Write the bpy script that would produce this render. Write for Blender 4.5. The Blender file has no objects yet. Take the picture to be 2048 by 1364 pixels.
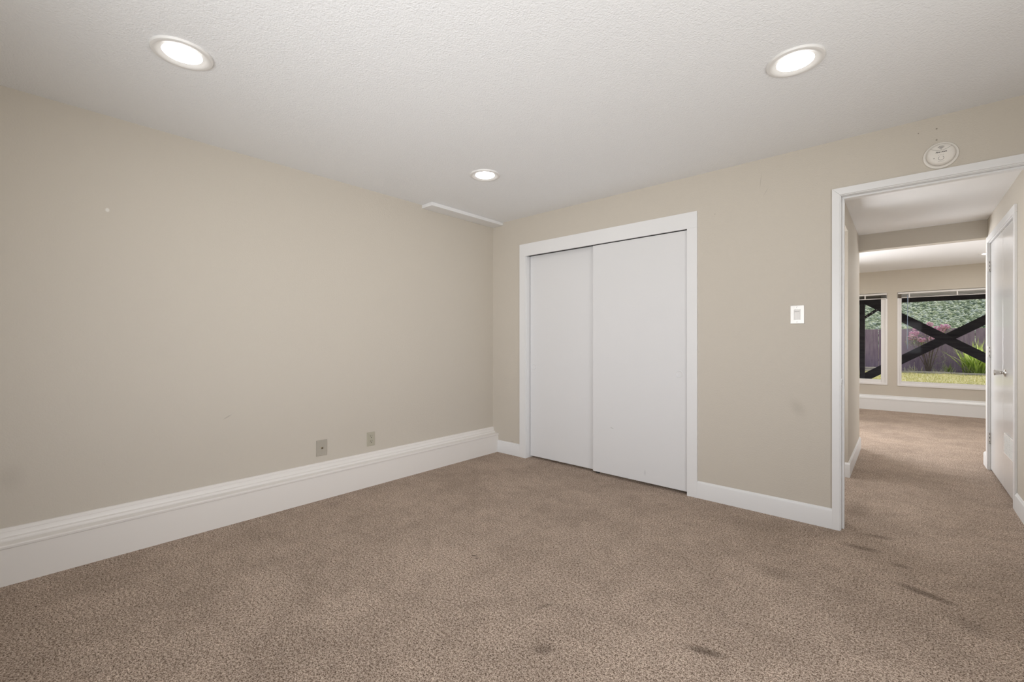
import bpy, bmesh, math, random
from mathutils import Vector, Matrix

# ------------------------------------------------------------------ camera, world, lights, exposure
SC = bpy.context.scene
C = SC.collection
PI = math.pi
random.seed(11)

cam_d = bpy.data.cameras.new('camera')
cam_d.sensor_width = 36.0
cam_d.lens = 876.13 / 2048 * 36.0
cam_d.shift_y = 0.7 / 2048
cam_d.clip_start = 0.05
cam_d.clip_end = 1500
cam = bpy.data.objects.new('camera', cam_d)
C.objects.link(cam)
cam.location = (0, 0, 1.17)
cam.rotation_euler = (PI / 2, 0, 0.7269)
SC.camera = cam

SC.view_settings.view_transform = 'Standard'
SC.view_settings.look = 'None'
SC.view_settings.gamma = 1.0
SC.view_settings.use_curve_mapping = False
SC.view_settings.exposure = 0.0

w = bpy.data.worlds.new('sky')
SC.world = w
w.use_nodes = True
w.node_tree.nodes['Background'].inputs[0].default_value = (0.86, 0.93, 1.0, 1)
w.node_tree.nodes['Background'].inputs[1].default_value = 0.75

def lamp(name, kind, loc, aim, power, color, size=None):
    d = bpy.data.lights.new(name, kind)
    d.energy = power
    d.color = color
    if kind == 'AREA':
        d.shape = 'RECTANGLE'
        d.size, d.size_y = size
    o = bpy.data.objects.new(name, d)
    C.objects.link(o)
    o.location = loc
    o.rotation_euler = Vector(aim).to_track_quat('-Z', 'Y').to_euler()
    return o

sun = lamp('sun', 'SUN', (0, 40, 60), (-0.35, -0.72, -1.0), 3.7, (1.0, 0.95, 0.85))
sun.data.angle = math.radians(0.6)
# unseen fill lamps added to brighten the rooms, set in openings out of view
FILL_TINT = (0.965, 0.985, 1.03)
lamp('bedroom_side_fill', 'AREA', (1.02, 0.95, 1.08), (-1, -0.10, 0.14), 29, FILL_TINT, (1.6, 1.2))
lamp('bedroom_rear_fill', 'AREA', (-0.6, -0.72, 1.30), (-0.08, 1, 0.30), 17, FILL_TINT, (2.2, 1.1)).data.spread = math.radians(115)
lamp('bedroom_rear_slant_fill', 'AREA', (-0.6, -0.73, 1.30), (-0.78, 0.9, 0.06), 16.5, FILL_TINT, (2.2, 1.1)).data.spread = math.radians(95)
lamp('side_room_fill', 'AREA', (-1.17, 4.2, 1.25), (1, 0.0, 0.30), 27, FILL_TINT, (1.2, 1.1))
lamp('far_room_right_fill', 'AREA', (3.17, 8.1, 1.3), (-1, -0.35, 0.40), 26, FILL_TINT, (1.8, 1.4)).data.spread = math.radians(120)
lamp('far_room_left_fill', 'AREA', (-2.17, 7.9, 1.3), (1, -0.78, 0.16), 70, FILL_TINT, (1.8, 1.4)).data.spread = math.radians(120)

# ------------------------------------------------------------------ materials
def mat(name, color=(0.8, 0.8, 0.8), rough=0.5, metal=0.0, spec=0.5):
    m = bpy.data.materials.new(name)
    m.use_nodes = True
    b = m.node_tree.nodes['Principled BSDF']
    b.inputs['Base Color'].default_value = (*color, 1)
    b.inputs['Roughness'].default_value = rough
    b.inputs['Metallic'].default_value = metal
    b.inputs['Specular IOR Level'].default_value = spec
    return m

class NT:
    def __init__(s, m):
        s.m = m; s.t = m.node_tree; s.b = s.t.nodes['Principled BSDF']
    def n(s, typ, **kw):
        x = s.t.nodes.new(typ)
        for k, v in kw.items():
            setattr(x, k, v)
        return x
    def l(s, a, b):
        s.t.links.new(a, b)
    def obj(s):
        return s.n('ShaderNodeTexCoord').outputs['Object']
    def noise(s, vec, scale, detail=2.0, rough=0.5):
        x = s.n('ShaderNodeTexNoise')
        x.inputs['Scale'].default_value = scale
        x.inputs['Detail'].default_value = detail
        x.inputs['Roughness'].default_value = rough
        s.l(vec, x.inputs['Vector'])
        return x.outputs['Fac']
    def ramp(s, fac, stops):
        r = s.n('ShaderNodeValToRGB')
        e = r.color_ramp.elements
        while len(e) < len(stops):
            e.new(0.5)
        for q, (p, c) in zip(e, stops):
            q.position = p; q.color = (*c, 1)
        s.l(fac, r.inputs['Fac'])
        return r.outputs['Color']
    def bump(s, h, strength, dist):
        x = s.n('ShaderNodeBump')
        x.inputs['Strength'].default_value = strength
        x.inputs['Distance'].default_value = dist
        s.l(h, x.inputs['Height'])
        s.l(x.outputs['Normal'], s.b.inputs['Normal'])
    def math(s, op, a, b):
        x = s.n('ShaderNodeMath', operation=op)
        for i, v in enumerate((a, b)):
            if isinstance(v, (int, float)):
                x.inputs[i].default_value = v
            else:
                s.l(v, x.inputs[i])
        return x.outputs[0]
    def mix(s, fac, a, b):
        x = s.n('ShaderNodeMix', data_type='RGBA')
        if isinstance(fac, (int, float)):
            x.inputs['Factor'].default_value = fac
        else:
            s.l(fac, x.inputs['Factor'])
        for k, v in ((6, a), (7, b)):
            if isinstance(v, tuple):
                x.inputs[k].default_value = (*v, 1)
            else:
                s.l(v, x.inputs[k])
        return x.outputs[2]
    def spot(s, vec, c, r, ang=0.0, soft=0.6):
        """0..1 mask of one elliptical mark (a nail hole, scratch, smudge or painted pile shading) around c with radii r"""
        m = s.n('ShaderNodeMapping', vector_type='TEXTURE')
        m.inputs['Location'].default_value = c
        m.inputs['Rotation'].default_value = ang if isinstance(ang, tuple) else (0, 0, ang)
        m.inputs['Scale'].default_value = r
        s.l(vec, m.inputs['Vector'])
        ln = s.n('ShaderNodeVectorMath', operation='LENGTH')
        s.l(m.outputs[0], ln.inputs[0])
        mr = s.n('ShaderNodeMapRange', interpolation_type='SMOOTHSTEP')
        mr.inputs['From Min'].default_value = 1 - soft
        mr.inputs['From Max'].default_value = 1.0
        mr.inputs['To Min'].default_value = 1.0
        mr.inputs['To Max'].default_value = 0.0
        s.l(ln.outputs['Value'], mr.inputs['Value'])
        return mr.outputs[0]

def paint(name, color, rough, scale, strength, spec=0.3, marks=()):
    m = mat(name, color, rough, spec=spec)
    t = NT(m)
    v = t.obj()
    h = t.math('ADD', t.noise(v, scale, 2.0, 0.5), t.math('MULTIPLY', t.noise(v, scale * 0.5, 1.0), 0.4))
    t.bump(h, strength, 0.004)
    col = color
    big = t.noise(v, 1.3, 3.0)
    col = t.mix(t.math('MULTIPLY', big, 0.10), color, tuple(c * 0.93 for c in color))
    for (c, r, ang, soft, amount, mc) in marks:
        col = t.mix(t.math('MULTIPLY', t.spot(v, c, r, ang, soft), amount), col, mc)
    t.l(col, t.b.inputs['Base Color'])
    return m

WALL = (0.585, 0.535, 0.462)
DK = (0.20, 0.17, 0.13)
M_left = paint('beige_wall_paint_long_wall', WALL, 0.55, 170, 0.22, marks=[
    ((-3.279, 0.323, 1.896), (0.2, 0.011, 0.014), 0, 0.5, 0.7, (0.8, 0.78, 0.74)),
    ((-3.279, 0.900, 0.678), (0.2, 0.035, 0.005), (0.5, 0, 0), 0.7, 0.35, DK),
    ((-3.279, -0.03, 0.50), (0.2, 0.07, 0.10), 0, 1.0, 0.12, DK)])
M_back = paint('beige_wall_paint_closet_wall', WALL, 0.55, 170, 0.22, marks=[
    ((0.071, 3.378, 2.345), (0.004, 0.2, 0.004), 0, 0.5, 0.7, DK),
    ((0.145, 3.378, 2.348), (0.005, 0.2, 0.005), 0, 0.5, 0.9, DK),
    ((0.145, 3.378, 2.286), (0.005, 0.2, 0.005), 0, 0.5, 0.9, DK),
    ((-0.722, 3.378, 2.27), (0.002, 0.2, 0.075), (0, 0.12, 0), 0.9, 0.45, DK),
    ((-0.690, 3.378, 2.19), (0.002, 0.2, 0.04), (0, 0.55, 0), 0.9, 0.45, DK),
    ((-1.02, 3.378, 2.10), (0.007, 0.2, 0.005), 0, 0.6, 0.35, DK),
    ((-0.508, 3.378, 0.738), (0.055, 0.2, 0.09), (0, -0.5, 0), 1.0, 0.16, DK),
    ((-3.0, 3.378, 0.14), (0.03, 0.2, 0.004), (0, -0.1, 0), 0.8, 0.35, DK)])
M_wall = paint('beige_wall_paint', WALL, 0.55, 170, 0.22)
M_ceil = paint('white_ceiling_texture', (0.86, 0.865, 0.87), 0.7, 150, 0.60, spec=0.2)
M_ceil2 = paint('white_flat_ceiling', (0.88, 0.87, 0.86), 0.7, 105, 0.15, spec=0.2)
M_trim = paint('white_trim_enamel', (0.80, 0.795, 0.79), 0.32, 40, 0.02, spec=0.5)
M_base = paint('cream_trim_enamel', (0.81, 0.775, 0.735), 0.34, 40, 0.02, spec=0.5)
M_slide = paint('white_sliding_door_paint', (0.74, 0.735, 0.735), 0.45, 60, 0.03, spec=0.4, marks=[
    ((-1.86, 3.384, 0.425), (0.022, 0.05, 0.005), (0, 0.25, 0), 0.7, 0.5, (0.35, 0.33, 0.32)),
    ((-1.561, 3.384, 0.10), (0.009, 0.05, 0.035), 0, 0.9, 0.4, (0.4, 0.4, 0.42))])
M_gloss = paint('glossy_white_door_paint', (0.76, 0.755, 0.75), 0.16, 40, 0.008, spec=0.6)
M_dark = mat('dark_gap', (0.03, 0.028, 0.026), 0.8)
M_chrome = mat('satin_nickel', (0.62, 0.60, 0.57), 0.22, 1.0)
M_hinge = mat('painted_hinge_steel', (0.74, 0.71, 0.68), 0.3, 0.25)
M_hinge_dark = mat('dark_hinge_mark', (0.12, 0.11, 0.10), 0.5, 0.4)
M_plate = mat('taupe_plastic_plate', (0.42, 0.385, 0.325), 0.4)
M_plate2 = mat('tan_plastic_plate', (0.45, 0.42, 0.335), 0.4)
M_slot = mat('black_slot', (0.015, 0.013, 0.012), 0.6)
M_brass = mat('connector_metal', (0.45, 0.40, 0.30), 0.25, 1.0)
M_swplate = mat('polished_switch_plate', (0.72, 0.70, 0.66), 0.30, 0.25)
M_plastic = mat('white_plastic', (0.82, 0.80, 0.77), 0.35)
M_det = mat('ivory_plastic', (0.78, 0.74, 0.68), 0.42)
M_ink = mat('dark_print', (0.03, 0.03, 0.03), 0.6)
M_ink2 = mat('grey_print', (0.28, 0.26, 0.24), 0.6)
M_ring = mat('downlight_trim_paint', (0.78, 0.765, 0.74), 0.4)
M_vinyl = mat('white_vinyl', (0.82, 0.80, 0.79), 0.35)
M_blind = mat('white_blind_aluminium', (0.78, 0.76, 0.74), 0.4)
M_recess_shade = mat('brown_recess_shade', (0.10, 0.08, 0.06), 0.5)  # flat dark brown standing in for the shaded recess around the blinds
M_wand = mat('clear_wand', (0.30, 0.38, 0.52), 0.2)

def lens_mat(name, strength, color=(1.0, 0.99, 0.975, 1)):
    m = mat(name, (0.9, 0.88, 0.84), 0.4)
    p = m.node_tree.nodes['Principled BSDF']
    p.inputs['Emission Color'].default_value = color
    p.inputs['Emission Strength'].default_value = strength
    return m
M_lens = lens_mat('lit_lens', 18.0)
M_lens_hall = lens_mat('lit_lens_hall', 46.0)
M_lens_far = lens_mat('lit_lens_far', 125.0)

M_glass = bpy.data.materials.new('window_glass')
M_glass.use_nodes = True
_t = M_glass.node_tree
_t.nodes.remove(_t.nodes['Principled BSDF'])
_tr = _t.nodes.new('ShaderNodeBsdfTransparent'); _tr.inputs[0].default_value = (0.96, 0.97, 0.98, 1)
_gl = _t.nodes.new('ShaderNodeBsdfGlossy'); _gl.inputs['Roughness'].default_value = 0.02
_fr = _t.nodes.new('ShaderNodeFresnel'); _fr.inputs[0].default_value = 1.12
_mx = _t.nodes.new('ShaderNodeMixShader')
_t.links.new(_fr.outputs[0], _mx.inputs[0]); _t.links.new(_tr.outputs[0], _mx.inputs[1])
_t.links.new(_gl.outputs[0], _mx.inputs[2])
_t.links.new(_mx.outputs[0], _t.nodes['Material Output'].inputs[0])

def make_carpet():
    m = mat('brown_flecked_carpet', (0.3, 0.23, 0.18), 0.95, spec=0.1)
    t = NT(m); v = t.obj()
    a = t.noise(v, 215, 2.0, 0.65)
    b = t.noise(v, 95, 2.0, 0.6)
    f = t.math('ADD', t.math('MULTIPLY', a, 0.66), t.math('MULTIPLY', b, 0.34))
    col = t.ramp(f, [(0.34, (0.056, 0.037, 0.026)), (0.445, (0.275, 0.198, 0.147)), (0.52, (0.61, 0.482, 0.388)), (0.645, (0.92, 0.78, 0.66))])
    trod = t.mix(0.60, col, (0.085, 0.058, 0.042))
    patch = t.math('ADD', t.math('MULTIPLY', t.noise(v, 2.3, 4.0, 0.6), 0.6), t.math('MULTIPLY', t.noise(v, 11, 3.0, 0.6), 0.4))
    pm = t.ramp(patch, [(0.40, (1, 1, 1)), (0.60, (0, 0, 0))])
    col = t.mix(t.math('MULTIPLY', pm, 0.42), col, trod)
    for (c, r, ang, amt) in [((-0.10, 3.42, 0), (0.10, 0.05, 1), 0.2, 0.40), ((-0.17, 3.17, 0), (0.13, 0.05, 1), 0.1, 0.38),  # pressed-pile shading painted into the carpet colour, plus a small crease
                             ((0.08, 2.79, 0), (0.17, 0.045, 1), -0.35, 0.45), ((-0.55, 1.72, 0), (0.10, 0.035, 1), 0.3, 0.5),
                             ((0.0, 3.05, 0), (0.07, 0.04, 1), 0.3, 0.3), ((-1.02, 1.32, 0), (0.06, 0.045, 1), 0.9, 0.35),
                             ((0.21, 2.60, 0), (0.10, 0.10, 1), 0.3, 0.25), ((-1.18, 1.54, 0), (0.07, 0.02, 1), 1.2, 0.3),
                             ((-1.742, 1.650, 0), (0.028, 0.007, 1), 0.55, 0.9), ((-1.712, 1.640, 0), (0.022, 0.006, 1), 1.0, 0.9),
                             ((-0.47, 2.55, 0), (0.15, 0.10, 1), 0.5, 0.18), ((-0.24, 3.9, 0), (0.12, 0.35, 1), 0, 0.25)]:
        col = t.mix(t.math('MULTIPLY', t.spot(v, c, r, ang, 0.9), min(1.0, amt * 1.5)), col, t.mix(0.80, col, (0.06, 0.04, 0.028)) if amt < 0.8 else (0.06, 0.04, 0.028))
    t.l(col, t.b.inputs['Base Color'])
    t.bump(f, 0.8, 0.012)
    return m
M_carpet = make_carpet()

def noisy(name, stops, scale, rough=0.85, detail=4.0, stretch=None, bump=0.0):
    m = mat(name, stops[0][1], rough, spec=0.2)
    t = NT(m); v = t.obj()
    if stretch:
        mp = t.n('ShaderNodeMapping'); mp.inputs['Scale'].default_value = stretch
        t.l(v, mp.inputs['Vector']); v = mp.outputs[0]
    f = t.noise(v, scale, detail, 0.6)
    t.l(t.ramp(f, stops), t.b.inputs['Base Color'])
    if bump:
        t.bump(f, bump, 0.01)
    return m

def islands(name, stops, rough=0.8, transl=0.0):
    """each loose blade, leaf or crown of the mesh takes its own shade"""
    m = mat(name, stops[0][1], rough, spec=0.2)
    t = NT(m)
    g = t.n('ShaderNodeNewGeometry')
    c = t.ramp(g.outputs['Random Per Island'], stops)
    t.l(c, t.b.inputs['Base Color'])
    if transl:
        tl = t.n('ShaderNodeBsdfTranslucent'); t.l(c, tl.inputs[0])
        mx = t.n('ShaderNodeMixShader'); mx.inputs[0].default_value = transl
        t.l(t.b.outputs[0], mx.inputs[1]); t.l(tl.outputs[0], mx.inputs[2])
        t.l(mx.outputs[0], t.t.nodes['Material Output'].inputs[0])
    return m

M_wood = noisy('dark_haze_tinted_timber', [(0.3, (0.036, 0.032, 0.042)), (0.7, (0.080, 0.070, 0.080))], 3.0, stretch=(1, 1, 8))  # dark timber, colour lifted and tinted for window glare haze
M_fence = noisy('haze_tinted_fence_boards', [(0.3, (0.25, 0.18, 0.25)), (0.7, (0.41, 0.31, 0.38))], 2.5, stretch=(6, 1, 0.7))  # purple cast puts flare haze into the board colour
M_ground = noisy('dry_lawn_soil', [(0.3, (0.36, 0.33, 0.15)), (0.7, (0.56, 0.50, 0.28))], 3.0, detail=6)
M_bed = noisy('dark_bed_soil', [(0.3, (0.06, 0.045, 0.03)), (0.7, (0.14, 0.10, 0.07))], 6.0)
M_conc = noisy('grey_patio_concrete', [(0.3, (0.36, 0.35, 0.33)), (0.7, (0.46, 0.45, 0.43))], 2.0)
M_edge = noisy('weathered_edging_timber', [(0.3, (0.36, 0.31, 0.27)), (0.7, (0.62, 0.57, 0.51))], 4.0)
M_grass = islands('sunlit_grass', [(0.0, (0.38, 0.38, 0.10)), (0.4, (0.66, 0.60, 0.24)), (0.75, (0.80, 0.73, 0.44)), (1.0, (0.46, 0.48, 0.16))], transl=0.3)
M_hill = noisy('hillside_scrub_soil', [(0.3, (0.10, 0.14, 0.10)), (0.7, (0.22, 0.27, 0.20))], 0.3, detail=6)
M_scrub = islands('hillside_scrub', [(0.0, (0.11, 0.15, 0.11)), (0.3, (0.25, 0.30, 0.17)), (0.6, (0.37, 0.41, 0.29)), (0.85, (0.46, 0.50, 0.44)), (1.0, (0.62, 0.63, 0.42))])
M_leaf = islands('broad_green_leaves', [(0.0, (0.10, 0.15, 0.05)), (0.5, (0.30, 0.36, 0.14)), (1.0, (0.60, 0.62, 0.36))], transl=0.3)
M_blade = islands('bright_sword_leaves', [(0.0, (0.22, 0.36, 0.05)), (0.5, (0.52, 0.66, 0.14)), (1.0, (0.84, 0.88, 0.42))], transl=0.45)
M_dry = islands('pale_dry_leaves', [(0.0, (0.42, 0.40, 0.24)), (1.0, (0.75, 0.70, 0.50))], transl=0.3)
M_petal = islands('pink_petals', [(0.0, (0.80, 0.34, 0.60)), (0.5, (0.90, 0.58, 0.74)), (1.0, (0.95, 0.82, 0.87))], transl=0.35)
M_twig = mat('brown_twig', (0.16, 0.12, 0.10), 0.9)
M_twig2 = mat('pale_dry_stem', (0.50, 0.48, 0.40), 0.9)

# ------------------------------------------------------------------ mesh building
class MB:
    def __init__(s):
        s.bm = bmesh.new(); s.round = False
    def box(s, x0, x1, y0, y1, z0, z1, bev=0.0, seg=2):
        t = bmesh.new()
        bmesh.ops.create_cube(t, size=1.0)
        for v in t.verts:
            v.co = Vector((x0 + (v.co.x + .5) * (x1 - x0), y0 + (v.co.y + .5) * (y1 - y0), z0 + (v.co.z + .5) * (z1 - z0)))
        if bev:
            bmesh.ops.bevel(t, geom=t.edges[:], offset=bev, segments=seg, profile=0.5, affect='EDGES')
        s.add(t)
        return s
    def add(s, t, M=None):
        mp = {}
        for v in t.verts:
            mp[v] = s.bm.verts.new(M @ v.co if M else v.co)
        for f in t.faces:
            try:
                s.bm.faces.new([mp[v] for v in f.verts])
            except ValueError:
                pass
        t.free()
    def prism(s, pts, fa, fb):
        """closed profile pts swept from fa(p) to fb(p)"""
        A = [s.bm.verts.new(fa(p)) for p in pts]
        B = [s.bm.verts.new(fb(p)) for p in pts]
        n = len(pts)
        for i in range(n):
            s.bm.faces.new((A[i], A[(i + 1) % n], B[(i + 1) % n], B[i]))
        s.bm.faces.new(A[::-1]); s.bm.faces.new(B)
        return s
    def lathe(s, prof, c, axis, n=40, cap0=True, cap1=True):
        """profile of (radius, height) turned about axis through c"""
        s.round = True
        q = Vector(axis).to_track_quat('Z', 'Y')
        c = Vector(c)
        rings = []
        for r, h in prof:
            rings.append([s.bm.verts.new(c + q @ Vector((r * math.cos(2 * PI * i / n), r * math.sin(2 * PI * i / n), h))) for i in range(n)])
        for a, b in zip(rings, rings[1:]):
            for i in range(n):
                s.bm.faces.new((a[i], a[(i + 1) % n], b[(i + 1) % n], b[i]))
        if cap0: s.bm.faces.new(rings[0][::-1])
        if cap1: s.bm.faces.new(rings[-1])
        return s
    def tube(s, pts, r, n=8):
        s.round = True
        pts = [Vector(p) for p in pts]
        rings = []
        for i, p in enumerate(pts):
            d = (pts[min(i + 1, len(pts) - 1)] - pts[max(i - 1, 0)]).normalized()
            q = d.to_track_quat('Z', 'Y')
            rr = r[i] if isinstance(r, (list, tuple)) else r
            rings.append([s.bm.verts.new(p + q @ Vector((rr * math.cos(2 * PI * k / n), rr * math.sin(2 * PI * k / n), 0))) for k in range(n)])
        for a, b in zip(rings, rings[1:]):
            for i in range(n):
                s.bm.faces.new((a[i], a[(i + 1) % n], b[(i + 1) % n], b[i]))
        s.bm.faces.new(rings[0][::-1]); s.bm.faces.new(rings[-1])
        return s
    def bar(s, a, b, w, d, bev=0.004):
        """rectangular timber from a to b in an XZ plane: w across, d deep along y"""
        a, b = Vector(a), Vector(b)
        L = (b - a).length
        x = (b - a).normalized(); y = Vector((0, 1, 0)); z = x.cross(y)
        t = bmesh.new(); bmesh.ops.create_cube(t, size=1.0)
        for v in t.verts:
            v.co = Vector((v.co.x * L, v.co.y * d, v.co.z * w))
        if bev: bmesh.ops.bevel(t, geom=t.edges[:], offset=bev, segments=1, affect='EDGES')
        M = Matrix((x, y, z)).transposed().to_4x4(); M.translation = (a + b) / 2
        s.add(t, M)
        return s
    def ball(s, c, r, sub=1, squash=(1, 1, 1), jitter=0.0, rot=None):
        s.round = True
        t = bmesh.new()
        bmesh.ops.create_icosphere(t, subdivisions=sub, radius=1.0)
        R = rot.to_matrix().to_4x4() if rot else Matrix.Identity(4)
        for v in t.verts:
            k = r * (1 + random.uniform(-jitter, jitter))
            v.co = Vector((v.co.x * k * squash[0], v.co.y * k * squash[1], v.co.z * k * squash[2]))
        M = Matrix.Translation(c) @ R
        s.add(t, M)
        return s
    def blade(s, base, az, lean, length, wid, curl=0.5, n=4):
        """one tapering leaf that rises from base and arches over"""
        base = Vector(base)
        d = Vector((math.cos(az), math.sin(az), 0)); side = Vector((-d.y, d.x, 0))
        p = base.copy(); ang = lean
        rows = []
        for i in range(n + 1):
            f = i / n
            ww = wid * (0.65 + 0.5 * f if f < 0.4 else (1 - f) * 1.4 + 0.02)
            rows.append((s.bm.verts.new(p - side * ww / 2), s.bm.verts.new(p + side * ww / 2)))
            p = p + (d * math.sin(ang) + Vector((0, 0, math.cos(ang)))) * (length / n)
            ang += curl / n
        for a, b in zip(rows, rows[1:]):
            s.bm.faces.new((a[0], a[1], b[1], b[0]))
        return s
    def build(s, name, m, parent=None, loc=None, rot=None, recalc=True, sharp=None):
        if recalc:
            bmesh.ops.recalc_face_normals(s.bm, faces=s.bm.faces[:])
        lim = math.radians(sharp or (38 if s.round else 20))
        for f in s.bm.faces: f.smooth = True
        for e in s.bm.edges:
            e.smooth = not (len(e.link_faces) == 2 and e.calc_face_angle(0.0) > lim)
        me = bpy.data.meshes.new(name)
        s.bm.to_mesh(me); s.bm.free()
        me.materials.append(m)
        o = bpy.data.objects.new(name, me)
        C.objects.link(o)
        if parent: o.parent = parent
        if loc: o.location = loc
        if rot: o.rotation_euler = rot
        return o

def tag(o, label=None, cat=None, group=None, kind=None):
    if label: o['label'] = label
    if cat: o['category'] = cat
    if group: o['group'] = group
    if kind: o['kind'] = kind
    return o

def thing(name, label, cat, loc=(0, 0, 0), rz=0.0, group=None, kind=None):
    o = bpy.data.objects.new(name, None)
    C.objects.link(o)
    o.empty_display_size = 0.05
    o.location = loc; o.rotation_euler = (0, 0, rz)
    return tag(o, label, cat, group, kind)

def struct(mb, name, m, label=None, parent=None):
    o = mb.build(name, m, parent)
    if parent is None:
        tag(o, label, None, None, 'structure')
    return o

# ------------------------------------------------------------------ the rooms: sizes in metres
XL, YB, H = -3.279, 3.378, 2.417           # long left wall, closet wall, bedroom ceiling
XR, YR = 1.05, -0.75                       # bedroom right and rear walls
HL, HR, HY, HC = -0.345, 0.597, 6.10, 2.305  # hallway
FX0, FX1, FY, FC = -2.20, 3.20, 9.81, 2.37  # far room
T = 0.12

struct(MB().box(XL - T, XR + T, YR - T, YB + T, -0.12, 0.0).box(-3.0, 1.3, YB + T, HY - T, -0.12, 0.0).box(FX0 - T, FX1 + T, HY - T, FY + T, -0.12, 0.0), 'floor', M_carpet, 'brown flecked carpet running through bedroom, hallway and far room')
struct(MB().box(XL - T, XR + T, YR - T, YB + T, H, H + 0.1), 'ceiling', M_ceil, 'white textured bedroom ceiling')
struct(MB().box(-1.3, HR + T, YB + T, HY, HC, HC + 0.1), 'ceiling_hall', M_ceil2, 'lower white hallway ceiling')
struct(MB().box(FX0 - T, FX1 + T, HY - T, FY + T, FC, FC + 0.1), 'ceiling_far', M_ceil2, 'white ceiling of the far room')

struct(MB().box(XL - T, XL, YR - T, YB + T, 0, H), 'wall_left', M_left, 'long bare beige wall')
b = MB()                                   # closet wall with closet opening and doorway
b.box(XL, -2.826, YB, YB + T, 0, H).box(-2.826, -1.200, YB, YB + T, 2.042, H)
b.box(-1.200, -0.298, YB, YB + T, 0, H).box(-0.298, 0.518, YB, YB + T, 2.089, H).box(0.518, XR + T, YB, YB + T, 0, H)
struct(b, 'wall_back', M_back, 'beige wall with the closet and the doorway')
b = MB()                                   # right wall with an opening added for a fill lamp (behind the camera's right)
b.box(XR, XR + T, YR - T, 0.15, 0, H).box(XR, XR + T, 1.75, YB, 0, H).box(XR, XR + T, 0.15, 1.75, 0, 0.46).box(XR, XR + T, 0.15, 1.75, 1.70, H)
struct(b, 'wall_right', M_wall)
b = MB()
b.box(XL, -1.7, YR - T, YR, 0, H).box(0.5, XR, YR - T, YR, 0, H).box(-1.7, 0.5, YR - T, YR, 0, 0.72).box(-1.7, 0.5, YR - T, YR, 1.88, H)
struct(b, 'wall_rear', M_wall)
# closet interior
struct(MB().box(-3.0, -1.1, 4.10, 4.16, 0, H).box(-3.0, -2.94, YB + T, 4.10, 0, H).box(-1.16, -1.10, YB + T, 4.10, 0, H).box(-3.0, -1.1, YB + T, 4.16, H, H + 0.05), 'wall_closet', M_wall)
# hallway
b = MB()
b.box(HL - T, HL, YB + T, 3.62, 0, HC).box(HL - T, HL, 3.62, 4.74, 2.118, HC).box(HL - T, HL, 4.74, HY, 0, HC)
struct(b, 'wall_hall_left', M_wall, 'left hallway wall with a plain drywall opening')
struct(MB().box(-1.3, -1.2, YB + T, 3.6, 0, HC).box(-1.3, -1.2, 4.8, 5.0, 0, HC).box(-1.3, -1.2, 3.6, 4.8, 0, 0.8).box(-1.3, -1.2, 3.6, 4.8, 1.9, HC).box(-1.2, HL - T, 4.9, 5.0, 0, HC), 'wall_side_room', M_wall)
b = MB()
b.box(HR, HR + T, YB + T, 4.63, 0, HC).box(HR, HR + T, 4.63, 5.87, 2.075, HC).box(HR, HR + T, 5.87, HY, 0, HC)
struct(b, 'wall_hall_right', M_wall, 'right hallway wall with the louvred double doors')
struct(MB().box(HR + T + 0.5, HR + T + 0.55, 4.5, 6.0, 0, HC).box(HR + T, HR + T + .5, 4.5, 4.55, 0, HC).box(HR + T, HR + T + .5, 5.95, 6.0, 0, HC), 'wall_cupboard', M_wall)
b = MB()
b.box(FX0 - T, HL - T, HY - T, HY, 0, FC).box(HR + T, FX1 + T, HY - T, HY, 0, FC).box(HL, HR, 5.98, HY, 2.137, FC).box(HL - T, HL, HY - T, HY, HC, FC).box(HR, HR + T, HY - T, HY, HC, FC)
struct(b, 'wall_header', M_wall, 'beige dropped header between hallway and far room')
# far room
W1 = (-0.050, 1.36, 0.428, 1.996)          # big window opening
W2 = (-1.50, -0.184, 0.434, 1.996)         # narrow left window opening
b = MB()
b.box(FX0, W2[0], FY, FY + T, 0, FC).box(W2[0], W2[1], FY, FY + T, 0, W2[2]).box(W2[0], W2[1], FY, FY + T, W2[3], FC)
b.box(W2[1], W1[0], FY, FY + T, 0, FC).box(W1[0], W1[1], FY, FY + T, 0, W1[2]).box(W1[0], W1[1], FY, FY + T, W1[3], FC).box(W1[1], FX1, FY, FY + T, 0, FC)
struct(b, 'wall_far', M_wall, 'beige far room wall with two windows')
b = MB()
b.box(FX1, FX1 + T, HY, 7.2, 0, FC).box(FX1, FX1 + T, 9.0, FY + T, 0, FC).box(FX1, FX1 + T, 7.2, 9.0, 0, 0.6).box(FX1, FX1 + T, 7.2, 9.0, 2.0, FC)
struct(b, 'wall_far_right', M_wall)
b = MB()
b.box(FX0 - T, FX0, HY, 7.0, 0, FC).box(FX0 - T, FX0, 8.8, FY + T, 0, FC).box(FX0 - T, FX0, 7.0, 8.8, 0, 0.6).box(FX0 - T, FX0, 7.0, 8.8, 2.0, FC)
struct(b, 'wall_far_left', M_wall)

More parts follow.
